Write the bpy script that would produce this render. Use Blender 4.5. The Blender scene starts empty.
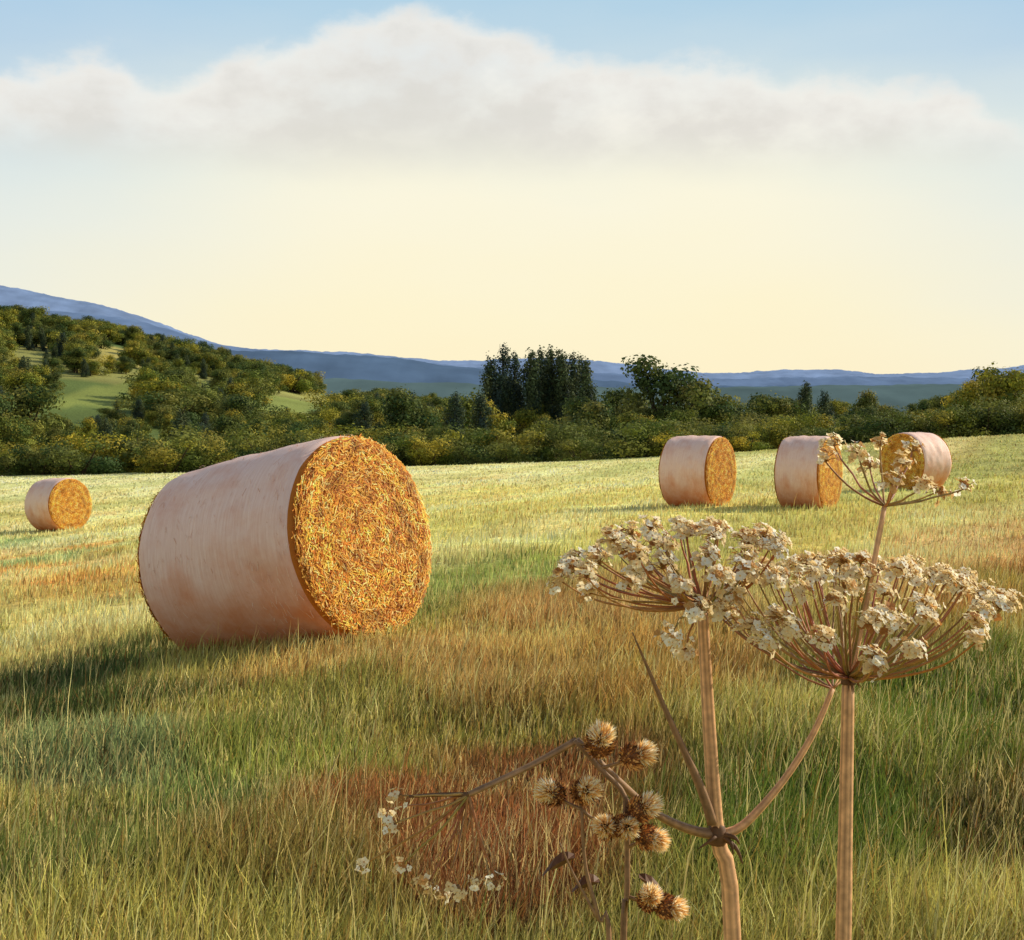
import bpy, math, random
import numpy as np
from mathutils import Vector, Matrix, Euler
random.seed(7); rng=np.random.default_rng(7)
scene=bpy.context.scene
F=1400.0; CZ=1.32; HY=430.0

def lin(c):
    return tuple((v/255/12.92 if v/255<=0.04045 else ((v/255+0.055)/1.055)**2.4) for v in c)
def P(px,py,d):
    return Vector(((px-512)/F*d, d, CZ+(HY-py)/F*d))

# ---------------------------------------------------------------- noise
def _hash(ix,iy,s):
    n=(ix*374761393+iy*668265263+s*1442695041)&0xffffffff
    n=((n^(n>>13))*1274126177)&0xffffffff
    return ((n^(n>>16))&0xffff)/65535.0
def vnoise(x,y,s=0):
    x=np.asarray(x,float);y=np.asarray(y,float)
    ix=np.floor(x).astype(np.int64);iy=np.floor(y).astype(np.int64)
    fx=x-ix;fy=y-iy
    fx=fx*fx*(3-2*fx);fy=fy*fy*(3-2*fy)
    a=_hash(ix,iy,s);b=_hash(ix+1,iy,s);c=_hash(ix,iy+1,s);d=_hash(ix+1,iy+1,s)
    return (a*(1-fx)+b*fx)*(1-fy)+(c*(1-fx)+d*fx)*fy
def fbm(x,y,s=0,o=3):
    t=0;a=.5;n=0
    for i in range(o):
        t=t+a*vnoise(x*2**i,y*2**i,s+i*17);n+=a;a*=.5
    return t/n

# ---------------------------------------------------------------- terrain
cp=np.array([(0,0,0),(0,4,0),(-3,4,-.12),(3,4,0),(1,9,-.02),(-.97,9.1,-.05),(-2.2,10,-.30),(-4,10,-.5),(-3,7.5,-.32),(4,10,.0),
 (3.3,25,-.05),(5.07,24,-.05),(8.9,31,0),(-11.4,35,-1.13),(-7,22,-.8),(0,22,-.15),(-22,60,-.85),(-9,60,-.45),(0,60,-.2),(10,60,.28),(21,60,1.05),(14,40,.3),
 (-30,30,-1.3),(30,30,.6),(-12,4,-.6),(12,4,.1),(0,-10,0),(-34,62,-1),(34,62,1.4),(0,80,-.6),(-30,85,-1.2),(30,85,1.0)])
def tps(r2): return np.where(r2>1e-9, .5*r2*np.log(np.maximum(r2,1e-9)),0)
n=len(cp); K=tps(((cp[:,None,:2]-cp[None,:,:2])**2).sum(-1))+np.eye(n)*.3
Pm=np.c_[np.ones(n),cp[:,:2]]
A=np.block([[K,Pm],[Pm.T,np.zeros((3,3))]])
sol=np.linalg.solve(A,np.r_[cp[:,2],0,0,0]); W=sol[:n];C0=sol[n:]
Hpx=np.array([-600,0,80,150,250,350,450,600,800,1024,1500]); Hz=np.array([30,22.5,20.5,17.5,12.5,8,4.2,2.6,2.4,2.8,5.])
def ground_z(x,y):
    x=np.asarray(x,float);y=np.asarray(y,float)
    sh=x.shape;x=x.ravel();y=y.ravel()
    xc=np.clip(x,-38,38);yc=np.clip(y,-12,90)
    z=C0[0]+C0[1]*xc+C0[2]*yc
    for i in range(n): z=z+W[i]*tps((xc-cp[i,0])**2+(yc-cp[i,1])**2)
    z=z+(vnoise(x*.5,y*.5,3)-.5)*.06+(vnoise(x*1.7,y*1.7,4)-.5)*.03
    px=x/np.maximum(y,30)*F+512
    h=np.interp(px,Hpx,Hz)+(fbm(x/60,y/60,9)-.5)*4
    s=np.clip((y-76)/224,0,1);s=s*s*(3-2*s)
    z=z*(1-s)+h*s
    return z.reshape(sh)
def gz(x,y): return float(ground_z(np.array([x]),np.array([y]))[0])

# ---------------------------------------------------------------- field colours (by place in the field)
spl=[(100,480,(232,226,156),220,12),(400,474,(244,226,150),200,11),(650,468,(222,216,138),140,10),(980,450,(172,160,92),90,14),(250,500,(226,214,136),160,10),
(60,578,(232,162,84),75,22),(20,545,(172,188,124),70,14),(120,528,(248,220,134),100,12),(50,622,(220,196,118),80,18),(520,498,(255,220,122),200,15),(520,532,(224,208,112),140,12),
(480,585,(140,150,72),90,18),(620,612,(184,136,76),90,22),(450,675,(206,166,94),120,24),(300,740,(158,150,72),110,26),(130,710,(76,88,44),120,24),  # last entry paints the big bale's cast shadow into the grass colour
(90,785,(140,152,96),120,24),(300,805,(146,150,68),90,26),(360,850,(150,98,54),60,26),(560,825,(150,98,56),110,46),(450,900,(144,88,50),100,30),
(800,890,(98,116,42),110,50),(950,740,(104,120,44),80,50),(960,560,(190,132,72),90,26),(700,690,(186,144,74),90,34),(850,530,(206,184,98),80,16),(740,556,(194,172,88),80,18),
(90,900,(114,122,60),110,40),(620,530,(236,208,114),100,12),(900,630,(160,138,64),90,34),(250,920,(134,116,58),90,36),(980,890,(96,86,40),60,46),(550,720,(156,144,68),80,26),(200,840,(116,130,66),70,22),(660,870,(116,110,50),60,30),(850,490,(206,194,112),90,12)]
sc=np.array([lin(s[2]) for s in spl])
def field_col(x,y,z):
    x=np.asarray(x,float);y=np.asarray(y,float)
    ys=np.maximum(y,2.5)
    px=x/ys*F+512+(vnoise(x*1.3,y*.8,21)-.5)*130
    py=430+(1.32-z)*F/ys
    py=430+(py-430)*(1+(vnoise(x*1.0+9,y*.6,22)-.5)*.34)
    w=np.full(x.shape,.01);c=np.zeros(x.shape+(3,))+np.array(lin((170,160,80)))*.01
    for i,s in enumerate(spl):
        g=np.exp(-((px-s[0])/(s[3]*.72))**2-((py-s[1])/(s[4]*.78))**2)
        w=w+g;c=c+g[...,None]*sc[i]
    c=c/w[...,None]
    # mown swathes running up the field
    ph=(x*.62-y*.30)*1.5+2.2*vnoise(x*.2,y*.12,5)
    st=np.clip(np.sin(ph)*1.2+.1,0,1)
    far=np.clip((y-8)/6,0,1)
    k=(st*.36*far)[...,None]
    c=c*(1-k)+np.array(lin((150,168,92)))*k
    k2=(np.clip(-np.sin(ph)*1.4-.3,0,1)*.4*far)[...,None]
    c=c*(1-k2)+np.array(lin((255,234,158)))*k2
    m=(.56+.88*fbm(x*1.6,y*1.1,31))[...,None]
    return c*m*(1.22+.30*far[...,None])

# ---------------------------------------------------------------- mesh helpers
def new_obj(name,me,parent=None):
    o=bpy.data.objects.new(name,me); scene.collection.objects.link(o)
    if parent: o.parent=parent
    return o
def empty(name,loc=(0,0,0)):
    o=bpy.data.objects.new(name,None); o.location=loc; scene.collection.objects.link(o); o.empty_display_size=.1
    return o
def mesh_np(name,V,Fc,col=None,mats=(),mi=None,smooth=False):
    V=np.asarray(V,np.float32);Fc=np.asarray(Fc,np.int32);k=Fc.shape[1]
    me=bpy.data.meshes.new(name)
    me.vertices.add(len(V));me.vertices.foreach_set('co',V.ravel())
    me.loops.add(Fc.size);me.loops.foreach_set('vertex_index',Fc.ravel())
    me.polygons.add(len(Fc));me.polygons.foreach_set('loop_start',np.arange(len(Fc),dtype=np.int32)*k)
    if smooth: me.polygons.foreach_set('use_smooth',np.ones(len(Fc),bool))
    for m in mats: me.materials.append(m)
    if mi is not None: me.polygons.foreach_set('material_index',np.asarray(mi,np.int32))
    if col is not None:
        a=me.color_attributes.new('Col','FLOAT_COLOR','POINT')
        a.data.foreach_set('color',np.c_[np.clip(np.asarray(col,np.float32),0,.88),np.ones(len(V),np.float32)].ravel())
    me.update(calc_edges=True); return me

class MB:
    def __init__(s): s.v=[];s.f=[];s.c=[];s.m=[];s.sm=[]
    def add(s,vs,fs,col,m=0,smooth=False):
        b=len(s.v)
        s.v+= [tuple(v) for v in vs]
        s.c+= [tuple(col)]*len(vs) if not isinstance(col,list) else col
        for f in fs: s.f.append(tuple(i+b for i in f));s.m.append(m);s.sm.append(smooth)
    def tube(s,pts,rad,col,sides=8,m=0,ridge=0.0,sub=4):
        pts=[Vector(p) for p in pts]
        P2=[];R2=[]
        N=len(pts)
        for i in range(N-1):
            p0=pts[max(i-1,0)];p1=pts[i];p2=pts[i+1];p3=pts[min(i+2,N-1)]
            for j in range(sub):
                t=j/sub
                P2.append(.5*((2*p1)+(p2-p0)*t+(2*p0-5*p1+4*p2-p3)*t*t+(3*p1-p0-3*p2+p3)*t**3));R2.append(rad[i]*(1-t)+rad[i+1]*t)
        P2.append(pts[-1]);R2.append(rad[-1])
        vs=[];cs=[];u=None
        for i,p in enumerate(P2):
            t=(P2[min(i+1,len(P2)-1)]-P2[max(i-1,0)]).normalized()
            if u is None: u=t.orthogonal().normalized()
            else: u=(u-t*u.dot(t)).normalized()
            w=t.cross(u)
            for k in range(sides):
                a=2*math.pi*k/sides
                r=R2[i]*(1+(ridge if k%2 else -ridge))
                vs.append(p+(u*math.cos(a)+w*math.sin(a))*r)
                q=1+(.4*ridge/.08*(1 if k%2 else -1) if ridge else 0)+random.uniform(-.12,.12)
                cs.append(tuple(ch*q for ch in col))
        fs=[]
        for i in range(len(P2)-1):
            for k in range(sides):
                k2=(k+1)%sides
                fs.append((i*sides+k,i*sides+k2,(i+1)*sides+k2,(i+1)*sides+k))
        fs.append(tuple(range(sides-1,-1,-1)));e=(len(P2)-1)*sides;fs.append(tuple(e+k for k in range(sides)))
        s.add(vs,fs,cs,m,True)
    def mesh(s,name,mats):
        me=bpy.data.meshes.new(name);me.from_pydata(s.v,[],s.f)
        for m in mats: me.materials.append(m)
        me.polygons.foreach_set('material_index',s.m);me.polygons.foreach_set('use_smooth',s.sm)
        a=me.color_attributes.new('Col','FLOAT_COLOR','POINT')
        a.data.foreach_set('color',np.c_[np.array(s.c,np.float32),np.ones(len(s.v),np.float32)].ravel())
        me.update();return me

# ---------------------------------------------------------------- materials
def mat_attr(name,rough=.8,trans=0.0,noise=0.0,nscale=20,spec=.2,bump=0,rand=None,up=0.0):
    m=bpy.data.materials.new(name);m.use_nodes=True;nt=m.node_tree;N=nt.nodes;L=nt.links
    b=N['Principled BSDF'];out=N['Material Output']
    a=N.new('ShaderNodeAttribute');a.attribute_name='Col';c=a.outputs['Color']
    if rand:
        oi=N.new('ShaderNodeObjectInfo');r=N.new('ShaderNodeValToRGB');L.new(oi.outputs['Random'],r.inputs[0])
        els=r.color_ramp.elements
        while len(els)<len(rand): els.new(.5)
        for i,cc in enumerate(rand): els[i].position=i/(len(rand)-1);els[i].color=(*cc,1)
        mx=N.new('ShaderNodeMix');mx.data_type='RGBA';mx.blend_type='MULTIPLY';mx.inputs[0].default_value=1
        L.new(c,mx.inputs[6]);L.new(r.outputs[0],mx.inputs[7]);c=mx.outputs[2]
    if noise:
        tc=N.new('ShaderNodeTexCoord');nz=N.new('ShaderNodeTexNoise');nz.inputs['Scale'].default_value=nscale;nz.inputs['Detail'].default_value=6
        L.new(tc.outputs['Object'],nz.inputs['Vector'])
        mr=N.new('ShaderNodeMapRange');mr.inputs[1].default_value=.3;mr.inputs[2].default_value=.7;mr.inputs[3].default_value=1-noise;mr.inputs[4].default_value=1+noise
        L.new(nz.outputs[0],mr.inputs[0])
        vm=N.new('ShaderNodeVectorMath');vm.operation='SCALE';L.new(c,vm.inputs[0]);L.new(mr.outputs[0],vm.inputs['Scale']);c=vm.outputs[0]
        if bump:
            bp=N.new('ShaderNodeBump');bp.inputs['Strength'].default_value=bump;bp.inputs['Distance'].default_value=.02
            L.new(nz.outputs[0],bp.inputs['Height']);L.new(bp.outputs[0],b.inputs['Normal'])
    if up:
        ge=N.new('ShaderNodeNewGeometry');ad=N.new('ShaderNodeVectorMath');ad.operation='ADD';ad.inputs[1].default_value=(0,0,up)
        L.new(ge.outputs['Normal'],ad.inputs[0]);no=N.new('ShaderNodeVectorMath');no.operation='NORMALIZE';L.new(ad.outputs[0],no.inputs[0]);L.new(no.outputs[0],b.inputs['Normal'])
    L.new(c,b.inputs['Base Color']);b.inputs['Roughness'].default_value=rough;b.inputs['Specular IOR Level'].default_value=spec
    if trans:
        t=N.new('ShaderNodeBsdfTranslucent');L.new(c,t.inputs[0]);ms=N.new('ShaderNodeMixShader');ms.inputs[0].default_value=trans
        L.new(b.outputs[0],ms.inputs[1]);L.new(t.outputs[0],ms.inputs[2]);L.new(ms.outputs[0],out.inputs[0])
    return m
M_ground=mat_attr('field_soil_grass',.95,noise=.35,nscale=6,spec=.05,bump=.6)
M_grass=mat_attr('grass_blades',.75,trans=.3,spec=.1,up=1.3)
M_leaf=mat_attr('tree_foliage',.75,trans=.25,spec=.1,up=.5,rand=[(.65,.82,.8),(1.1,1.15,.95),(.75,.9,.95),(1.9,1.65,.9),(.85,1.05,.9),(2.3,1.95,.9),(1.1,1.1,1.0),(.7,.85,.9)])
M_leafd=mat_attr('tree_foliage_dark',.75,trans=.2,spec=.1,up=.35)
M_bark=mat_attr('bark',.9,noise=.3,nscale=8)
M_stem=mat_attr('dry_stem',.6,noise=.25,nscale=160,spec=.3)
M_petal=mat_attr('dry_floret',.7,trans=.5,spec=.15,up=.5)
M_straw=mat_attr('straw',.65,trans=.15,spec=.2)
M_hill=mat_attr('hazy_woodland_hill',1,noise=.14,nscale=.03,spec=0,up=3.5)

def wrap_mat():
    m=bpy.data.materials.new('bale_net_wrap');m.use_nodes=True;nt=m.node_tree;N=nt.nodes;L=nt.links;b=N['Principled BSDF']
    tc=N.new('ShaderNodeTexCoord');sp=N.new('ShaderNodeSeparateXYZ');L.new(tc.outputs['Object'],sp.inputs[0])
    at=N.new('ShaderNodeMath');at.operation='ARCTAN2';L.new(sp.outputs[1],at.inputs[0]);L.new(sp.outputs[2],at.inputs[1])
    cb=N.new('ShaderNodeCombineXYZ');mu=N.new('ShaderNodeMath');mu.operation='MULTIPLY';mu.inputs[1].default_value=30;L.new(sp.outputs[0],mu.inputs[0])
    L.new(mu.outputs[0],cb.inputs[0]);L.new(at.outputs[0],cb.inputs[1])
    nz=N.new('ShaderNodeTexNoise');nz.inputs['Scale'].default_value=2.2;nz.inputs['Detail'].default_value=8;nz.inputs['Roughness'].default_value=.7;L.new(cb.outputs[0],nz.inputs['Vector'])
    n2=N.new('ShaderNodeTexNoise');n2.inputs['Scale'].default_value=3.4;n2.inputs['Detail'].default_value=8;n2.inputs['Roughness'].default_value=.65;L.new(tc.outputs['Object'],n2.inputs['Vector'])
    r=N.new('ShaderNodeValToRGB');L.new(nz.outputs[0],r.inputs[0])
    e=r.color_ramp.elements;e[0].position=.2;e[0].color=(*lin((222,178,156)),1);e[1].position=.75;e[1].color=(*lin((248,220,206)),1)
    mr=N.new('ShaderNodeMapRange');mr.inputs[1].default_value=.10;mr.inputs[2].default_value=-.66;L.new(sp.outputs[2],mr.inputs[0])  # warm ground bounce painted in: orange toward the barrel's underside, mottled by noise
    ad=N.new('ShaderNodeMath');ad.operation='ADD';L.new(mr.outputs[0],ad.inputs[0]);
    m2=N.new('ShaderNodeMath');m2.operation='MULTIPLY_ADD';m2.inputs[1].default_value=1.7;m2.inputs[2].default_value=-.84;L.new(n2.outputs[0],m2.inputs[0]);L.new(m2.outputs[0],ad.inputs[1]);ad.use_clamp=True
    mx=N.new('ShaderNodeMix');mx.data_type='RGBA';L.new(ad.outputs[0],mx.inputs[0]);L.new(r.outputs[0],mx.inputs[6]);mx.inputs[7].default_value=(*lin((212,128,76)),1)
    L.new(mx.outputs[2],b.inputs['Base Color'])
    bp=N.new('ShaderNodeBump');bp.inputs['Strength'].default_value=.25;bp.inputs['Distance'].default_value=.008;L.new(nz.outputs[0],bp.inputs['Height']);L.new(bp.outputs[0],b.inputs['Normal'])
    b.inputs['Roughness'].default_value=.65;b.inputs['Specular IOR Level'].default_value=.25
    return m
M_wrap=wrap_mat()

# ---------------------------------------------------------------- ground sheet
ys=np.r_[np.linspace(-12,2,20)[:-1],np.geomspace(2,95,260),np.geomspace(96,5000,150)]
us=np.linspace(-1,1,301)
Y=np.repeat(ys[:,None],301,1);half=np.where(ys<3,9.0,np.where(ys<95,6+ys*1.0,ys*1.06+0))
X=us[None,:]*half[:,None]
Z=ground_z(X,Y)
col=field_col(X,Y,Z)*.7
# patchwork of pasture and stubble beyond the hedge
cell=_hash(np.floor((X+6*vnoise(X/40,Y/40,46))/24).astype(np.int64),np.floor((Y+8*vnoise(X/40,Y/40,47))/30).astype(np.int64),48)
pc=np.array([lin((100,116,62)),lin((126,136,70)),lin((168,158,90)),lin((88,108,64)),lin((140,140,80))])
past=pc[(cell*4.99).astype(int)]*(.6+.8*fbm(X/8,Y/8,40,4)[...,None])
k=np.clip((Y-64)/8,0,1)[...,None]
col=col*(1-k)+past*k
idx=np.arange(Y.size).reshape(Y.shape)
Fc=np.stack([idx[:-1,:-1],idx[:-1,1:],idx[1:,1:],idx[1:,:-1]],-1).reshape(-1,4)
g=new_obj('ground',mesh_np('ground',np.stack([X,Y,Z],-1).reshape(-1,3),Fc,col.reshape(-1,3),[M_ground],smooth=True))

# ---------------------------------------------------------------- grass
def blades(N,d0,d1,umax,h,w,seg2,name,bend=.5,strawy=0):
    d=d0*(d1/d0)**(rng.random(N));u=rng.uniform(-umax,umax,N)
    x=u*d;y=d*1.0
    z=ground_z(x,y)
    tall=.4+1.2*vnoise(x*1.5,y*1.5,51)
    hh=h(d)*tall*rng.uniform(.45,1.25,N);ww=w(d)*rng.uniform(.6,1.3,N)
    a=rng.uniform(0,2*np.pi,N);dx=np.cos(a);dy=np.sin(a)
    b=rng.uniform(0,2*np.pi,N);lean=rng.uniform(.05,bend,N)
    lx=np.cos(b)*lean+.10;ly=np.sin(b)*lean
    c=field_col(x,y,z)
    t=rng.random(N)+(vnoise(x*2.3,y*2.3,55)-.5)*.4-strawy
    straw=np.array(lin((246,218,142)));brown=np.array(lin((168,104,54)));green=np.array(lin((96,130,50)))
    c=np.where((t<.20)[:,None],c*.4+straw*.6,c);c=np.where(((t>=.20)&(t<.31))[:,None],c*.5+brown*.5,c);c=np.where(((t>=.31)&(t<.45))[:,None],c*.65+green*.35,c)
    c=c*rng.uniform(.6,1.45,N)[:,None]
    zero=z-.01
    B0=np.stack([x-dx*ww/2,y-dy*ww/2,zero],-1);B1=np.stack([x+dx*ww/2,y+dy*ww/2,zero],-1)
    T=np.stack([x+lx*hh,y+ly*hh,z+hh*(1-.25*lean)],-1)
    if seg2:
        mx=x+lx*hh*.35;my=y+ly*hh*.35;mz=z+hh*.55
        M0=np.stack([mx-dx*ww*.4,my-dy*ww*.4,mz],-1);M1=np.stack([mx+dx*ww*.4,my+dy*ww*.4,mz],-1)
        V=np.stack([B0,B1,M0,M1,T],1).reshape(-1,3);o=np.arange(N)[:,None]*5
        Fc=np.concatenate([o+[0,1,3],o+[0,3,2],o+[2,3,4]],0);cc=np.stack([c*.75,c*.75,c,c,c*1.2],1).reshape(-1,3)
    else:
        V=np.stack([B0,B1,T],1).reshape(-1,3);o=np.arange(N)[:,None]*3
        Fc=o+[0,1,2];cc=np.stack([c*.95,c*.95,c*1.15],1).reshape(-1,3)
    return new_obj(name,mesh_np(name,V,Fc,cc,[M_grass]))
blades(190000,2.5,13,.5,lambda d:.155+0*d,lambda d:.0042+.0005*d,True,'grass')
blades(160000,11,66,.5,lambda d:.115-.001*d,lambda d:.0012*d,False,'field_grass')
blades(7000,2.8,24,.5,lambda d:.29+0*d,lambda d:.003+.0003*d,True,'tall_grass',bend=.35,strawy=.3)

# ---------------------------------------------------------------- hay bales
def bale_mesh(L=1.4,R=.65,nstraw=1.0):
    seg=120
    prof=[(-L/2-.012,.0),(-L/2-.012,.3),(-L/2-.005,R*.8),(-L/2+.01,R-.045),(-L/2+.045,R-.012)]
    for i in range(1,24): prof.append((-L/2+.045+(L-.09)*i/24,R+.008*math.sin(i/24*math.pi)))
    prof+=[(L/2-.045,R-.012),(L/2-.01,R-.045),(L/2+.005,R*.8),(L/2+.012,.3),(L/2+.012,.0)]
    pr=np.array(prof);th=np.linspace(0,2*np.pi,seg,endpoint=False)
    Xp=np.repeat(pr[:,0][:,None],seg,1);Rr=np.repeat(pr[:,1][:,None],seg,1)
    nz=(fbm(Xp*3+5,np.cos(th)[None]*2+np.sin(th)[None]*1.3+7,61)-.5)*.06+(fbm(Xp*14+5,np.sin(th)[None]*3+3+np.cos(th)[None]*5,62)-.5)*.016
    Rn=Rr*(1+nz)
    zz=Rn*np.cos(th)[None];yy=Rn*np.sin(th)[None]
    zz=np.where(zz<-.58,-.58+(zz+.58)*.5,zz)
    V=np.stack([Xp,yy,zz],-1).reshape(-1,3)
    idx=np.arange(len(pr)*seg).reshape(len(pr),seg);nx=np.roll(idx,-1,1)
    Fc=np.stack([idx[:-1],nx[:-1],nx[1:],idx[1:]],-1)
    mi=np.zeros(Fc.shape[:2],int);mi[:4]=1;mi[-4:]=1
    V0=V;F0=Fc.reshape(-1,4);m0=mi.ravel()
    c0=np.tile(np.array(lin((196,116,38))),(len(V),1))
    def straws(p,t,nrm,ln,w,cols,li=1.0):
        s=np.cross(t,nrm);s/=np.linalg.norm(s,axis=1)[:,None]
        lift=rng.uniform(.0,.013,len(p))[:,None]*nrm*li;lift2=rng.uniform(-.004,.018,len(p))[:,None]*nrm*li
        a=p-t*ln[:,None]/2+lift;b=p+t*ln[:,None]/2+lift2
        V=np.stack([a-s*w[:,None]/2,a+s*w[:,None]/2,b+s*w[:,None]/2,b-s*w[:,None]/2],1).reshape(-1,3)
        return V,np.repeat(cols,4,0)
    VV=[V0];CC=[c0];FF=[F0];MM=[m0];base=len(V0)
    pal=np.array([lin(c) for c in [(255,198,84),(250,178,60),(255,224,136),(228,142,44),(196,114,36),(255,188,72),(168,96,30)]])
    for side in(-1,1):
        N=int(11000*nstraw)
        r=R*np.sqrt(rng.random(N))*.965;a=rng.uniform(0,2*np.pi,N)
        p=np.stack([np.full(N,side*(L/2+.008)),r*np.sin(a),r*np.cos(a)],-1)
        p[:,0]+=-side*np.clip((r-R*.85)/(R*.15),0,1)**2*.03
        ang=rng.normal(0,.85,N)*np.where(r>R*.9,.5,1)
        tang=np.stack([np.zeros(N),np.cos(a),-np.sin(a)],-1);rad=np.stack([np.zeros(N),np.sin(a),np.cos(a)],-1)
        t=tang*np.cos(ang)[:,None]+rad*np.sin(ang)[:,None]
        nr=np.tile(np.array([side,0,0.]),(N,1))
        ring=.80+.36*(np.sin(r*42+a*1.0)*.5+.5)
        cl=.62+.8*vnoise(p[:,1]*12+30,p[:,2]*12+30,71)
        cols=pal[rng.integers(0,len(pal),N)]*(ring*cl)[:,None]
        v,c=straws(p,t,nr,rng.uniform(.02,.075,N),rng.uniform(.0025,.0075,N),cols)
        VV.append(v);CC.append(c);k=np.arange(N)[:,None]*4+base+np.array([0,1,2,3]);FF.append(k);MM.append(np.full(N,1));base+=len(v)
    N=int(1800*nstraw)
    x=rng.uniform(-L/2+.03,L/2-.03,N);a=rng.uniform(0,2*np.pi,N)
    nr=np.stack([np.zeros(N),np.sin(a),np.cos(a)],-1);tang=np.stack([np.zeros(N),np.cos(a),-np.sin(a)],-1)
    p=nr*(R*1.0);p[:,2]=np.where(p[:,2]<-.58,-.58+(p[:,2]+.58)*.5,p[:,2]);p[:,0]=x
    ang=rng.normal(0,.35,N);t=tang*np.cos(ang)[:,None]+np.array([1,0,0])*np.sin(ang)[:,None]
    pal2=np.array([lin(c) for c in [(244,212,190),(230,186,160),(248,222,204),(212,156,118)]])
    v,c=straws(p,t,nr,rng.uniform(.02,.06,N),rng.uniform(.0015,.004,N),pal2[rng.integers(0,4,N)],.8)
    VV.append(v);CC.append(c);FF.append(np.arange(N)[:,None]*4+base+np.array([0,1,2,3]));MM.append(np.full(N,1))
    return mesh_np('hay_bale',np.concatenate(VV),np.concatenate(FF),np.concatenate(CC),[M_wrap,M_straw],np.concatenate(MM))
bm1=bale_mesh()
sm=np.zeros(len(bm1.polygons),bool);sm[:3800]=True;bm1.polygons.foreach_set('use_smooth',sm)
def put_bale(c,axis,sx=1,s=1,roll=0):
    o=new_obj('hay_bale',bm1);ax=Vector(axis).normalized();side=Vector((0,0,1)).cross(ax).normalized();up=ax.cross(side)
    m=Matrix((ax,side,up)).transposed().to_4x4();o.matrix_world=Matrix.Translation(c)@m@Matrix.Diagonal((sx*s,s,s,1))
    return o
a=P(213,565,9.9);b=P(365,537,9.1)
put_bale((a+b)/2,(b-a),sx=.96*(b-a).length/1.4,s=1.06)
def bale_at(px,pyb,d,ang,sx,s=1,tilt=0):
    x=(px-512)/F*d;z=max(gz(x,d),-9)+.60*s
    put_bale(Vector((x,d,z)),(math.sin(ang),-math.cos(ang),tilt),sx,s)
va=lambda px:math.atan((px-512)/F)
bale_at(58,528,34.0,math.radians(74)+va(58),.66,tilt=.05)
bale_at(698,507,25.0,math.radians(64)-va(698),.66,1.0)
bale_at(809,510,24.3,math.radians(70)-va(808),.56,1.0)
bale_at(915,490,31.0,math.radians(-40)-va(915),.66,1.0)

# ---------------------------------------------------------------- trees
def leaf_cloud(lobes,N,size,cols,shell=.35):
    lob=np.array(lobes);vol=lob[:,3]*lob[:,4]*lob[:,5];vol=vol**.8
    k=rng.choice(len(lob),N,p=vol/vol.sum())
    d=rng.normal(size=(N,3));d/=np.linalg.norm(d,axis=1)[:,None]
    r=1-shell*rng.random(N)**1.5*1.6+rng.normal(0,.07,N)
    bump=.78+.42*vnoise(d[:,0]*2.6+k*7,d[:,2]*2.6+d[:,1]*1.7+k*3,81)
    p=lob[k,:3]+d*lob[k,3:6]*(r*bump)[:,None]
    p[:,2]=np.maximum(p[:,2],.05)
    nrm=d*1.4+rng.normal(0,.45,(N,3));nrm/=np.linalg.norm(nrm,axis=1)[:,None]
    t=np.cross(nrm,rng.normal(size=(N,3)));t/=np.linalg.norm(t,axis=1)[:,None];s=np.cross(nrm,t)
    sz=size*rng.uniform(.45,1.35,N)[:,None]
    V=np.stack([p-t*sz*.5,p-s*sz*.38,p+t*sz*.5,p+s*sz*.38],1).reshape(-1,3)
    cc=np.array(cols);lc=cc[rng.integers(0,len(cc),len(lob))]
    c=lc[k]*(.55+.8*vnoise(p[:,0]*1.1+40,p[:,2]*1.1+p[:,1]+40,83))[:,None]*rng.uniform(.7,1.35,N)[:,None]
    return V,np.arange(N)[:,None]*4+np.array([0,1,2,3]),np.repeat(c,4,0)
green_cols=[lin(c) for c in [(92,100,46),(110,112,52),(74,88,46),(126,120,58)]]
dark_cols=[lin(c) for c in [(66,82,60),(78,90,56),(60,74,64),(90,98,62)]]
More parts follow.
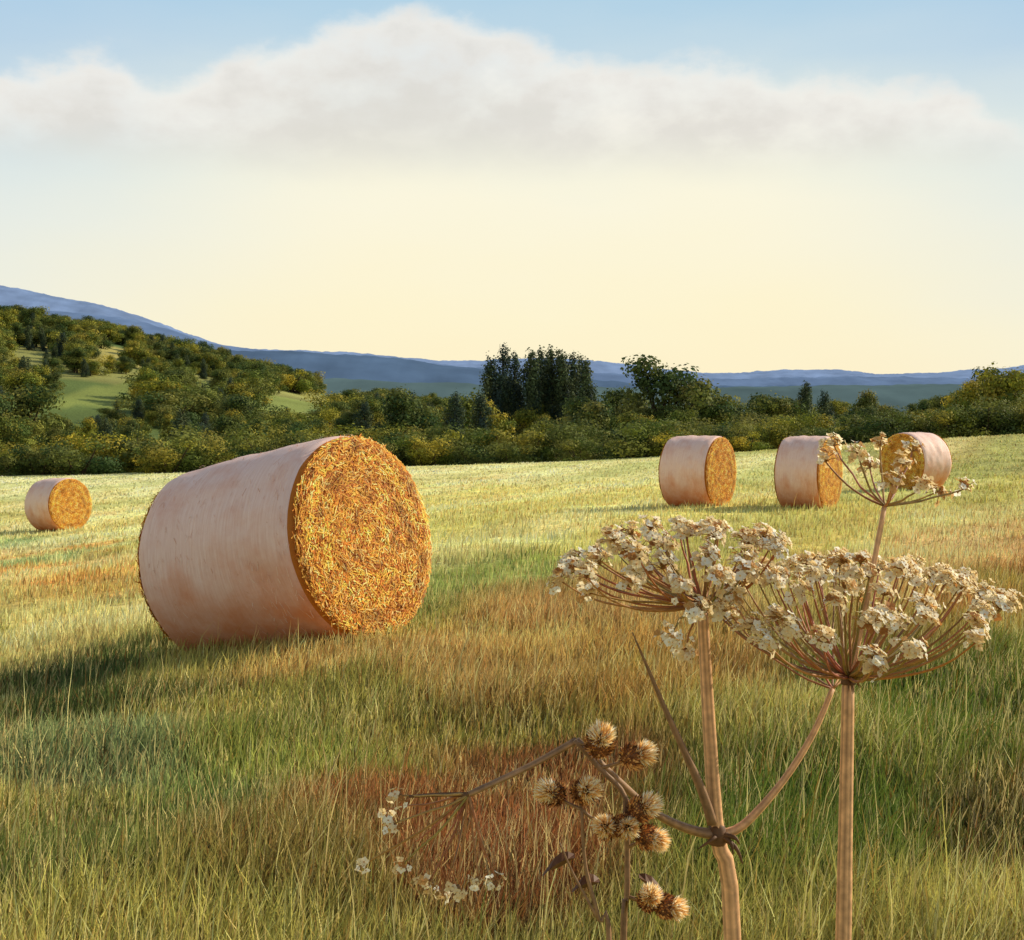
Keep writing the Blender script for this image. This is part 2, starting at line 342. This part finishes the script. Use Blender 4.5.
def tree_mesh(kind,seed,N=4200,H=6.0):
    global rng
    rng=np.random.default_rng(seed);rd=random.Random(seed)
    lobes=[]
    mb=MB();bk=lin((70,56,42))
    if kind=='broad':
        W=H*.42
        for i in range(19):
            a=rd.uniform(0,6.28);h=rd.uniform(.14,.86);rr=W*(1-abs(h-.45)*1.0)*rd.uniform(.2,.85)
            s=H*rd.uniform(.10,.19);lobes.append((math.cos(a)*rr,math.sin(a)*rr,h*H,s*1.2,s*1.2,s*.9))
        lobes.append((0,0,H*.55,W*.5,W*.5,H*.3))
        mb.tube([(0,0,-.5),(.05,0,H*.25),(-.05,.05,H*.55)],[H*.035,H*.026,H*.012],bk,7)
        for l in lobes[:8]: mb.tube([(0,0,H*.2),(l[0]*.5,l[1]*.5,H*.15+l[2]*.35),(l[0],l[1],l[2])],[H*.016,H*.01,H*.004],bk,5)
        cols=green_cols;sz=.22
    elif kind=='bush':
        H=3.2;W=H*.6
        for i in range(13):
            a=rd.uniform(0,6.28);h=rd.uniform(.12,.8);rr=W*rd.uniform(.1,.9)
            s=H*rd.uniform(.13,.25);lobes.append((math.cos(a)*rr,math.sin(a)*rr,h*H,s*1.3,s*1.3,s))
        for l in lobes[:6]: mb.tube([(0,0,-.3),(l[0]*.5,l[1]*.5,l[2]*.4),(l[0],l[1],l[2])],[.07,.05,.02],bk,5)
        cols=green_cols;sz=.15
    else:
        W=H*.13
        for i in range(34):
            h=rd.uniform(.08,.9);wid=W*(1.1-max(0,h-.5)*1.35)
            a=rd.uniform(0,6.28);rr=wid*rd.uniform(.1,.85)
            s=wid*rd.uniform(.3,.6);lobes.append((math.cos(a)*rr,math.sin(a)*rr,h*H,s,s,s*2.6))
        for h in (.2,.4,.6,.78): lobes.append((0,0,h*H,W*.6,W*.6,H*.16))
        mb.tube([(0,0,-.5),(0,0,H*.5),(0,0,H*.9)],[H*.025,H*.015,H*.005],bk,6)
        for l in lobes[:8]: mb.tube([(0,0,max(l[2]-H*.12,0.1)),(l[0],l[1],l[2])],[.05,.02],bk,5)
        cols=dark_cols;sz=.19
    V,Fq,C=leaf_cloud(lobes,N,sz,cols)
    tv=np.array(mb.v);tf=np.array([f for f in mb.f if len(f)==4]);tcol=np.array(mb.c)
    b=len(tv)
    return mesh_np(kind+'_tree',np.concatenate([tv,V]),np.concatenate([tf,Fq+b]),np.concatenate([tcol,C]),[M_bark,M_leafd if kind=='col' else M_leaf],np.r_[np.zeros(len(tf),int),np.ones(len(Fq),int)]),H
BR=[tree_mesh('broad',s,5200) for s in (11,12,13,14)]
BU=[tree_mesh('bush',s,3400) for s in (21,22,23)]
CO=[tree_mesh('col',s,7000,8.5) for s in (31,32,33)]
def inst(proto,x,y,h,parent,name,wid=1.0,sink=.2):
    me,H=proto;o=new_obj(name,me,parent);s=h/H
    o.location=(x,y,gz(x,y)-sink);o.scale=(s*wid,s*wid,s);o.rotation_euler=(0,0,random.uniform(0,6.28));return o
Tpx=[-400,0,60,130,200,260,340,400,470,500,600,640,740,800,850,900,960,1024,1500]
Tpy=[378,382,398,394,402,406,398,382,384,400,398,392,396,382,386,396,378,368,365]
hedge=empty('hedgerow')
for i in range(180):
    px=-250+1530*i/180+random.uniform(-6,6);y=random.uniform(66,76)
    x=(px-512)/F*y;top=np.interp(px,[0,200,400,600,750,900,1024],[444,440,432,434,424,418,410])+random.uniform(-18,12)
    h=CZ+(HY-top)/F*y-gz(x,y)+.2
    inst(random.choice(BU),x,y,max(h,1.),hedge,'shrub',random.uniform(1.1,1.8))
belt=empty('tree_belt')
for i in range(230):
    px=-300+1630*random.random();y=random.uniform(82,125)
    x=(px-512)/F*y;top=np.interp(px,Tpx,Tpy);top=top+(432-top)*random.uniform(-.1,.8)
    if 30<px<150: top=max(top,414)
    if 245<px<335: top=max(top,418)
    h=CZ+(HY-top)/F*y-gz(x,y)+.2
    dark=(340<px<480 and random.random()<.6) or (180<px<250 and random.random()<.4) or random.random()<.10
    inst(random.choice(CO if dark else BR),x,y,max(h,1.8),belt,'tree',random.uniform(.85,1.3) if not dark else random.uniform(1.1,1.7))
wood=empty('hillside_woodland')
clr=[(100,388,46,9),(292,401,40,7),(112,352,16,3),(205,384,16,4),(22,356,20,4),(880,404,30,5),(350,388,22,4)]
cnt=0;tries=0
while cnt<1500 and tries<14000:
    tries+=1
    px=random.uniform(-300,1350) if random.random()<.3 else random.uniform(-60,470);y=128+200*random.random()**.8
    x=(px-512)/F*y;z=gz(x,y);py=HY+(CZ-z)/y*F
    h=random.uniform(2.0,4.6)
    bad=False
    for c in clr:
        if abs(px-c[0])<c[2] and -c[3]<(py-c[1])<c[3]+h/y*F*.75: bad=True
    if bad: continue
    inst(random.choice(BR+BR+BU+CO[:2]),x,y,h,wood,'tree',random.uniform(1,1.6));cnt+=1
def single(proto,px,top,y,name,wid):
    x=(px-512)/F*y;h=CZ+(HY-top)/F*y-gz(x,y)+.2;return inst(proto,x,y,h,None,name,wid)
for px,top,y,w in [(491,350,118,1.0),(503,342,122,1.05),(515,350,119,.95),(531,343,117,1.0),(542,341,121,.95),(552,340,119,.95),(563,345,118,1.0),(574,346,120,1.0),(586,352,117,1.05)]:
    single(random.choice(CO),px,top,y,'poplar_tree',w)
single(BR[0],664,354,98,'oak_tree',1.15);single(BR[1],708,372,100,'oak_tree',1.2);single(BR[2],628,378,104,'oak_tree',1)
single(BR[3],1000,354,74,'oak_tree',1.1);single(BR[1],965,376,78,'oak_tree',1.);single(BR[0],1045,362,76,'oak_tree',1.0)
single(BR[2],22,372,96,'oak_tree',1.1)

# ---------------------------------------------------------------- far hills
def ridge(name,y0,depth,pts,c,rough):  # c: hill colour with blue aerial haze mixed in
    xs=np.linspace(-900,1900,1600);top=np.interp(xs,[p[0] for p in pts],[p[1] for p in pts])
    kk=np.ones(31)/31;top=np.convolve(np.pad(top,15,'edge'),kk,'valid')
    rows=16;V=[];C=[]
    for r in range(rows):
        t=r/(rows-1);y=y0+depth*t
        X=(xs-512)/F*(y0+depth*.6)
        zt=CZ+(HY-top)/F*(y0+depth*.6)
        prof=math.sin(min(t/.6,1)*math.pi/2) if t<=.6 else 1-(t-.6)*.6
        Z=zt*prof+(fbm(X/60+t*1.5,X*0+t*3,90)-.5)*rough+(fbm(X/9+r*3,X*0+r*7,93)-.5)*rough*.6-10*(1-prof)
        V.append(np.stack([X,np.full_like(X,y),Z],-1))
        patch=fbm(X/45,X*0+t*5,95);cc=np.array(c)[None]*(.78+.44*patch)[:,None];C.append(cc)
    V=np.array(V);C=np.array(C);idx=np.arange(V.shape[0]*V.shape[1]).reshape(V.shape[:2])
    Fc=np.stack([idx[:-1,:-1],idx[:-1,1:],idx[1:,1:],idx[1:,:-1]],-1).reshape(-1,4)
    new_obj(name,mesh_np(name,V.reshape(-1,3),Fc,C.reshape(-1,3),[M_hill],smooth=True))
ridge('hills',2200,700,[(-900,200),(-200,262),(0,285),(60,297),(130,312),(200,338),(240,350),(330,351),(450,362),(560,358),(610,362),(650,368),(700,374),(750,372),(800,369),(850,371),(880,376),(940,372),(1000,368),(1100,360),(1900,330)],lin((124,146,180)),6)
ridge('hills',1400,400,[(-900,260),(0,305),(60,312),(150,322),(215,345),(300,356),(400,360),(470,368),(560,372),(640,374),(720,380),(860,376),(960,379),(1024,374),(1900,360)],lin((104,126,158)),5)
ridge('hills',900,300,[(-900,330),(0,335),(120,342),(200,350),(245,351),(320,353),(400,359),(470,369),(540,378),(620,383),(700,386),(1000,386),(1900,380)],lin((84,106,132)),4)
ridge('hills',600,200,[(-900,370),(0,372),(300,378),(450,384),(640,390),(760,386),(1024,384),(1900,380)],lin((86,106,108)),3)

# ---------------------------------------------------------------- hogweed
stemc=lin((206,158,112));rayc=lin((160,116,66));dk=lin((100,68,40))
creams=[lin(c) for c in [(255,246,216),(250,234,194),(255,252,234),(240,214,156),(248,230,180)]]
tans=[lin(c) for c in [(206,158,94),(176,122,66),(228,194,130)]]
def floret(mb,p,nrm,size,col):
    nrm=nrm.normalized();t=nrm.orthogonal().normalized();t=Matrix.Rotation(random.uniform(0,6.28),3,nrm)@t;s=nrm.cross(t)
    k=random.choice((4,5,5,6))
    for i in range(k):
        a=2*math.pi*i/k+random.uniform(-.2,.2);d=t*math.cos(a)+s*math.sin(a);e=nrm.cross(d)
        L=size*random.uniform(.7,1.2);w=L*.5;up=nrm*random.uniform(-.1,.5)*L
        mb.add([p,p+d*L*.55-e*w+up*.4,p+d*L+up,p+d*L*.55+e*w+up*.4],[(0,1,2,3)],col,1)
    q=size*.22;c=random.choice(tans)
    vs=[p+nrm*q*1.4,p+t*q,p+s*q,p-t*q,p-s*q,p-nrm*q]
    mb.add(vs,[(0,1,2),(0,2,3),(0,3,4),(0,4,1),(5,2,1),(5,3,2),(5,4,3),(5,1,4)],c,0)
def umbellet(mb,p,out,r=.014,n=16,size=.0036,brown=.15):
    out=out.normalized()
    for i in range(n):
        v=Vector((random.gauss(0,1),random.gauss(0,1),random.gauss(0,1))).normalized()
        d=(out*1.0+v*1.2).normalized();q=p+d*r*random.uniform(.45,1.1)
        mb.tube([p,(p+q)/2+out*.001,q],[.00035,.0003,.00025],rayc,4,sub=1)
        c=random.choice(tans) if random.random()<brown else random.choice(creams)
        floret(mb,q,d+Vector((.5,-.2,.5)),size*random.uniform(.7,1.2),c)
def ray(mb,p0,p1,r0=.0012,r1=.0006,hz=.62,vt=.12):
    d=p1-p0;c=p0+Vector((d.x*hz,d.y*hz,d.z*vt))
    pts=[]
    for i in range(6):
        t=i/5;q=p0*(1-t)**2+c*2*t*(1-t)+p1*t*t
        if 0<i<5: q=q+Vector((random.gauss(0,1),random.gauss(0,1),random.gauss(0,1)))*.0005
        pts.append(q)
    col=tuple(ch*random.uniform(.6,1.3) for ch in rayc)
    mb.tube(pts,[r0+(r1-r0)*i/5 for i in range(6)],col,5,sub=2)
    return (p1-c).normalized()
def umbel(mb,node,cen,R,tiltx,tilty,rings,dome,ur,un,size,brown=.12):
    rot=Euler((tiltx,tilty,0)).to_matrix()
    for rr,k in rings:
        a0=random.uniform(0,6.28)
        for i in range(k):
            a=a0+2*math.pi*i/k+random.uniform(-.16,.16);r=rr*random.uniform(.88,1.07)
            off=Vector((math.cos(a)*r*R,math.sin(a)*r*R,dome*(1-r*r)+random.uniform(-.005,.004)))
            tip=cen+rot@off
            o=ray(mb,node,tip,vt=.08+.5*(1-rr))
            umbellet(mb,tip,(o*.6+Vector((0,0,.8))),ur*random.uniform(.75,1.2),un,size,brown)
    for i in range(7):
        a=random.uniform(0,6.28);d=Vector((math.cos(a),math.sin(a),-.35));mb.tube([node,node+d*.006,node+d*.010+Vector((0,0,-.005))],[.0009,.0007,.0002],dk,4,sub=1)

mb=MB();dA=1.0
nA=P(850,681,dA)
zb=gz(nA.x,dA)
mb.tube([(nA.x-.004,dA+.004,zb-.03),(nA.x-.012,dA,zb+.35),P(846,1000,dA),P(848,850,dA),nA],[.0080,.0070,.0056,.0050,.0042],stemc,14,ridge=.07)
mb.tube([nA-Vector((0,0,.003)),nA+Vector((0,0,.003))],[.0056,.0050],dk,10)
umbel(mb,nA+Vector((0,0,.002)),P(861,607,dA),.104,math.radians(9),math.radians(-1),[(1.0,23),(.8,16),(.58,11),(.34,7),(.1,2)],.024,.0110,27,.0037)
nC=P(885,506,dA+.02)
mb.tube([nA,P(866,610,dA+.01),nC],[.0027,.0022,.0018],stemc,8,ridge=.04)
for px,py,dd in [(826,462,0),(834,446,.03),(858,455,-.02),(880,446,.03),(903,466,-.02),(921,488,-.03),(938,492,.02),(962,490,0),(893,484,-.04),(870,468,.05),(912,452,.05)]:
    t=P(px,py,dA+.02+dd);o=ray(mb,nC,t,.001,.0006,.6,.3);umbellet(mb,t,o+Vector((0,0,.3)),.0095,18,.0034,.35)
new_obj('hogweed_plant',mb.mesh('hogweed_plant',[M_stem,M_petal]))

mb=MB();dB=1.04
nB=P(703,606,dB);kB=P(719,838,dB)
gB=gz(P(740,940,dB).x,dB)
mb.tube([(P(752,940,dB).x,dB,gB-.03),(P(746,940,dB).x,dB,gB+.4),P(736,960,dB),kB,P(710,720,dB),nB],[.008,.0075,.0064,.0056,.0047,.0038],stemc,14,ridge=.07)
mb.tube([kB-Vector((0,0,.007)),kB,kB+Vector((-.001,0,.008))],[.0066,.0080,.0056],dk,10)
umbel(mb,nB+Vector((0,0,.002)),P(676,558,dB),.078,math.radians(10),math.radians(-7),[(1.0,18),(.74,12),(.45,8),(.15,2)],.016,.0105,25,.0038)
for px,py,dd in [(562,582,-.02),(672,634,-.07),(700,610,-.09),(688,648,-.06),(588,578,-.06),(780,545,.0),(716,580,-.08),(574,566,.03),(640,560,-.07)]:
    t=P(px,py,dB+dd);o=ray(mb,nB,t,.0012,.0006,.7,-.35 if px<600 else .1);umbellet(mb,t,o+Vector((0,0,.2)),.0105,20,.0037,.12)
e=P(834,690,dB+.03)
mb.tube([kB,P(745,828,dB),P(785,783,dB+.01),P(815,735,dB+.02),e],[.0040,.0032,.0026,.0024,.0020],stemc,9,ridge=.05)
for px,py,dd in [(775,640,.06),(800,600,.08),(835,595,.1),(860,620,.08),(735,640,.05),(885,630,.06)]:
    t=P(px,py-20,dB+.03+dd);o=ray(mb,e,t,.001,.0006,.6,.2);umbellet(mb,t,o+Vector((0,0,.3)),.0095,14,.0032,.3)
mb.tube([P(714,826,dB-.005),P(700,785,dB-.01),P(668,715,dB-.015),P(633,633,dB-.02)],[.0042,.0034,.0021,.0004],tuple(c*.4 for c in stemc),7,ridge=.05)
for q in [(745,868),(742,848),(735,858),(700,852)]:
    mb.tube([kB,P((q[0]+719)/2+5,(q[1]+838)/2-3,dB-.01),P(q[0],q[1],dB-.012)],[.0022,.0018,.0003],dk,5)
j=P(577,742,dB-.06)
mb.tube([kB,P(690,832,dB-.01),P(655,815,dB-.03),P(618,782,dB-.05),j],[.0042,.0034,.0028,.0025,.0025],tuple(c*.5 for c in stemc),8,ridge=.05)
nD=P(468,797,dB-.09)
mb.tube([j,P(530,768,dB-.07),nD],[.0025,.0022,.002],tuple(c*.5 for c in stemc),8,ridge=.05)
mb.tube([nD,P(440,797,dB-.09),P(408,799,dB-.1)],[.0020,.0016,.001],dk,6)
for px,py,dd,nn in [(402,798,-.1,12),(394,826,-.11,12),(366,866,-.1,8),(402,868,-.12,9),(430,883,-.1,11),(458,888,-.12,12),(478,880,-.1,8),(496,884,-.08,11),(388,812,-.07,7),(444,892,-.06,8)]:
    t=P(px,py,dB+dd);o=ray(mb,nD,t,.0011,.0006,.35,.5);umbellet(mb,t,o+Vector((0,0,.1)),.0085,nn,.0034,.15)
for q in [(485,862),(440,850),(415,845),(452,872)]: ray(mb,nD,P(q[0],q[1],dB-.1),.0009,.0004,.4,.5)
new_obj('hogweed_plant',mb.mesh('hogweed_plant',[M_stem,M_petal]))

# ---------------------------------------------------------------- burdock
mb=MB();dT=.97
def burr(p,ax,R=.0078):
    ax=ax.normalized()
    vs=[];fs=[];t=ax.orthogonal().normalized();s=ax.cross(t);NR,NS=7,12
    for i in range(NR):
        ph=math.pi*(i+.5)/NR
        for k in range(NS):
            a=2*math.pi*k/NS;vs.append(p+ax*math.cos(ph)*R*1.05+(t*math.cos(a)+s*math.sin(a))*math.sin(ph)*R*random.uniform(.94,1.06))
    for i in range(NR-1):
        for k in range(NS): fs.append((i*NS+k,i*NS+(k+1)%NS,(i+1)*NS+(k+1)%NS,(i+1)*NS+k))
    fs.append(tuple(range(NS)));fs.append(tuple((NR-1)*NS+k for k in range(NS)))
    mb.add(vs,fs,lin((120,74,38)),0,True)
    cs=[lin(c) for c in [(196,130,68),(140,86,42),(226,172,102),(96,58,30)]]
    N=230
    for i in range(N):
        z=1-2*(i+.5)/N;a=i*2.39996;rr=math.sqrt(1-z*z)
        d=(ax*z+(t*math.cos(a)+s*math.sin(a))*rr).normalized()
        q=p+d*R*.9;L=R*random.uniform(.3,.55);d2=(d+ax*.7+Vector((random.gauss(0,.12),random.gauss(0,.12),random.gauss(0,.12)))).normalized()
        e=d2.orthogonal().normalized();f=d2.cross(e);w=R*.13
        tip=q+d2*L+ax*L*.1
        mb.add([q+e*w,q-e*.5*w+f*w*.87,q-e*.5*w-f*w*.87,tip],[(0,1,3),(1,2,3),(2,0,3)],random.choice(cs),0)
    tc_=[lin((255,240,194)),lin((255,222,156)),lin((255,250,226)),lin((240,190,114))]
    for i in range(360):
        v=Vector((random.gauss(0,1),random.gauss(0,1),random.gauss(0,1))).normalized();d=(ax*1.1+v).normalized()
        q=p+ax*R*.9+v*R*.5;tip=q+d*R*random.uniform(.6,1.05);e=d.orthogonal().normalized();e=(Matrix.Rotation(random.uniform(0,6.28),3,d)@e)*R*.11
        mb.add([q-e,q+e,tip],[(0,1,2)],random.choice(tc_),1)
S=(tuple(c*.42 for c in stemc))
j1=P(628,850,dT)
gT=gz(j1.x,dT)
mb.tube([(j1.x-.01,dT,gT-.03),(j1.x-.006,dT,gT+.5),P(624,980,dT),P(628,900,dT),j1,P(626,800,dT),P(600,770,dT),P(575,742,dT)],[.0045,.004,.0026,.0022,.002,.002,.0019,.0016],S,7,ridge=.05)
gT2=P(606,940,dT)
mb.tube([(gT2.x+.01,dT-.02,gT-.03),(gT2.x+.01,dT-.02,gT+.45),P(612,990,dT-.01),P(600,925,dT-.01),P(586,870,dT-.01),P(582,810,dT-.01)],[.004,.0034,.002,.0016,.0014,.0011],S,7)
mb.tube([P(600,925,dT-.01),P(575,880,dT-.01),P(560,845,dT-.01)],[.0013,.001,.0005],S,5)
mb.tube([P(628,900,dT),P(640,905,dT),P(650,905,dT)],[.0015,.0012,.001],S,5)
heads=[(600,746,(.1,-.6,.8),.0092),(634,758,(.8,-.4,.3),.0086),(554,796,(-.6,-.7,.4),.0082),(584,794,(.4,-.85,.4),.0086),(608,830,(-.3,-.8,.3),.0080),(641,812,(.7,-.5,.5),.0083),(625,829,(.3,-.9,.1),.0076),(648,840,(.8,-.5,-.1),.0080),(650,904,(.1,-.7,.6),.0078),(667,911,(.9,-.4,.0),.0078)]
for px,py,ax,R in heads:
    p=P(px,py,dT-.01);burr(p,Vector(ax),R)
    att=min([P(628,850,dT),P(626,800,dT),P(600,770,dT),P(582,812,dT-.01),P(628,900,dT),P(577,744,dT)],key=lambda q:(q-p).length)
    mb.tube([att,(att+p)/2+Vector((0,.003,-.002)),p],[.0014,.0012,.0012],S,5,sub=2)
for (px,py,dx,dz) in [(600,885,-.012,.006),(575,860,-.014,.0),(640,880,.014,-.008)]:
    p=P(px,py,dT-.005);n=6
    vs=[];
    for k in range(n):
        t=k/(n-1);w=.005*math.sin(math.pi*min(t+.08,1));c=p+Vector((dx*t*1.6,-.004*t,dz*t-.012*t*t));vs+= [c+Vector((0,.002,w)),c+Vector((0,-.003,0)),c+Vector((0,.002,-w))]
    fs=[]
    for k in range(n-1):
        for m_ in(0,1): fs.append((k*3+m_,k*3+m_+1,k*3+m_+4,k*3+m_+3))
    mb.add(vs,fs,lin((96,60,34)),0)
new_obj('burdock_plant',mb.mesh('burdock_plant',[M_stem,M_petal]))

# ---------------------------------------------------------------- world / sun
SUN_AZ=math.radians(64);SUN_EL=math.radians(28)
w=bpy.data.worlds.new('World');scene.world=w;w.use_nodes=True;nt=w.node_tree;N=nt.nodes;L=nt.links
for x_ in list(N): N.remove(x_)
out=N.new('ShaderNodeOutputWorld')
sky=N.new('ShaderNodeTexSky');sky.sky_type='NISHITA';sky.sun_disc=False;sky.sun_elevation=SUN_EL;sky.sun_rotation=SUN_AZ;sky.dust_density=2.0
bg1=N.new('ShaderNodeBackground');bg1.inputs[1].default_value=.15;L.new(sky.outputs[0],bg1.inputs[0])
tc=N.new('ShaderNodeTexCoord');sp=N.new('ShaderNodeSeparateXYZ');L.new(tc.outputs['Generated'],sp.inputs[0])
def math_(op,a,b=None,c=None,clamp=False):
    m=N.new('ShaderNodeMath');m.operation=op;m.use_clamp=clamp
    for i,v in enumerate((a,b,c)):
        if v is None: continue
        if isinstance(v,(int,float)): m.inputs[i].default_value=v
        else: L.new(v,m.inputs[i])
    return m.outputs[0]
def smooth(v,a,b):
    m=N.new('ShaderNodeMapRange');m.interpolation_type='SMOOTHSTEP';L.new(v,m.inputs[0]);m.inputs[1].default_value=a;m.inputs[2].default_value=b;return m.outputs[0]
def ramp(v,pts):
    r=N.new('ShaderNodeValToRGB');L.new(v,r.inputs[0]);e=r.color_ramp.elements
    while len(e)<len(pts): e.new(.5)
    for i,(p,c) in enumerate(pts): e[i].position=p;e[i].color=(*lin(c),1)
    return r.outputs[0]
def mixc(f,a,b):
    m=N.new('ShaderNodeMix');m.data_type='RGBA'
    if isinstance(f,(int,float)): m.inputs[0].default_value=f
    else: L.new(f,m.inputs[0])
    L.new(a,m.inputs[6]);L.new(b,m.inputs[7]);return m.outputs[2]
az=math_('ARCTAN2',sp.outputs[0],sp.outputs[1]);el=math_('ARCSINE',sp.outputs[2])
def noise(scale,detail,rough=.55,stretch=1.6):
    cb=N.new('ShaderNodeCombineXYZ');L.new(az,cb.inputs[0]);L.new(math_('MULTIPLY',el,stretch),cb.inputs[1])
    nz=N.new('ShaderNodeTexNoise');nz.inputs['Scale'].default_value=scale;nz.inputs['Detail'].default_value=detail;nz.inputs['Roughness'].default_value=rough
    L.new(cb.outputs[0],nz.inputs['Vector']);return nz.outputs[0]
nS=noise(9,4);nM=noise(22,8,.56);nL=noise(6,6,.5,3)
elw=math_('ADD',el,math_('MULTIPLY',math_('SUBTRACT',nL,.5),.05))
e3=math_('MULTIPLY',elw,2.5,clamp=True)
warm=ramp(e3,[(0,(255,238,196)),(.2,(254,244,208)),(.40,(251,246,222)),(.52,(240,241,226)),(.64,(198,219,230)),(.76,(174,208,230)),(1,(140,190,232))])
cool=ramp(e3,[(0,(252,240,208)),(.15,(248,242,216)),(.35,(230,236,230)),(.5,(212,227,231)),(.64,(186,211,230)),(.76,(168,204,231)),(1,(140,190,232))])
side=smooth(math_('ABSOLUTE',math_('SUBTRACT',az,.03)),.12,.42)
base=mixc(side,warm,cool)
fc=N.new('ShaderNodeFloatCurve');L.new(math_('ADD',az,.5),fc.inputs[1])
cur=fc.mapping.curves[0]
prof=[(0,98),(60,84),(110,76),(170,94),(220,80),(300,48),(390,24),(460,28),(540,52),(620,72),(700,70),(780,86),(870,94),(950,106),(1000,140)]
pts=[(0,.30),(.06,.2)]+[(.5+math.atan((p[0]-512)/F),(430-p[1])/F*2) for p in prof]+[(.93,.34),(1,.30)]
while len(cur.points)<len(pts): cur.points.new(.5,.5)
for i,p in enumerate(pts): cur.points[i].location=p
fc.mapping.update()
top=math_('MULTIPLY',fc.outputs[0],.5)
topn=math_('ADD',top,math_('ADD',math_('MULTIPLY',math_('SUBTRACT',nM,.5),.045),math_('MULTIPLY',math_('SUBTRACT',nS,.5),.015)))
dd=math_('SUBTRACT',topn,el)
mtop=smooth(dd,-.005,.016)
bot=math_('ADD',el,math_('MULTIPLY',math_('SUBTRACT',nS,.5),.03))
mbot=smooth(bot,.168,.212)
dens=math_('MULTIPLY_ADD',smooth(nM,.35,.6),.2,.68)
mask=math_('MULTIPLY',math_('MULTIPLY',mtop,mbot),dens)
ccol=ramp(math_('ADD',math_('MULTIPLY',dd,11.),math_('MULTIPLY',math_('SUBTRACT',nM,.5),1.2),clamp=True),[(0,(250,245,236)),(.3,(238,234,227)),(.65,(226,222,215)),(1,(222,219,211))])
fin=mixc(mask,base,ccol)
bg2=N.new('ShaderNodeBackground');L.new(fin,bg2.inputs[0]);bg2.inputs[1].default_value=1.0
ms=N.new('ShaderNodeMixShader');L.new(smooth(el,.36,.7),ms.inputs[0]);L.new(bg2.outputs[0],ms.inputs[1]);L.new(bg1.outputs[0],ms.inputs[2]);L.new(ms.outputs[0],out.inputs[0])

sd=bpy.data.lights.new('sun','SUN');sd.energy=5.0;sd.angle=math.radians(.6);sd.color=(1,.88,.68)
so=bpy.data.objects.new('sun',sd);scene.collection.objects.link(so)
v=Vector((math.sin(SUN_AZ)*math.cos(SUN_EL),math.cos(SUN_AZ)*math.cos(SUN_EL),math.sin(SUN_EL)));so.rotation_euler=v.to_track_quat('Z','Y').to_euler();so.location=(20,5,20)

cd=bpy.data.cameras.new('camera');cd.sensor_width=36;cd.lens=36*F/1024;cd.clip_start=.05;cd.clip_end=12000
co=bpy.data.objects.new('camera',cd);scene.collection.objects.link(co);co.location=(0,0,CZ);co.rotation_euler=(math.radians(90)-math.atan(40/F),0,0)
scene.camera=co
scene.view_settings.view_transform='Standard';scene.view_settings.look='None';scene.view_settings.exposure=0
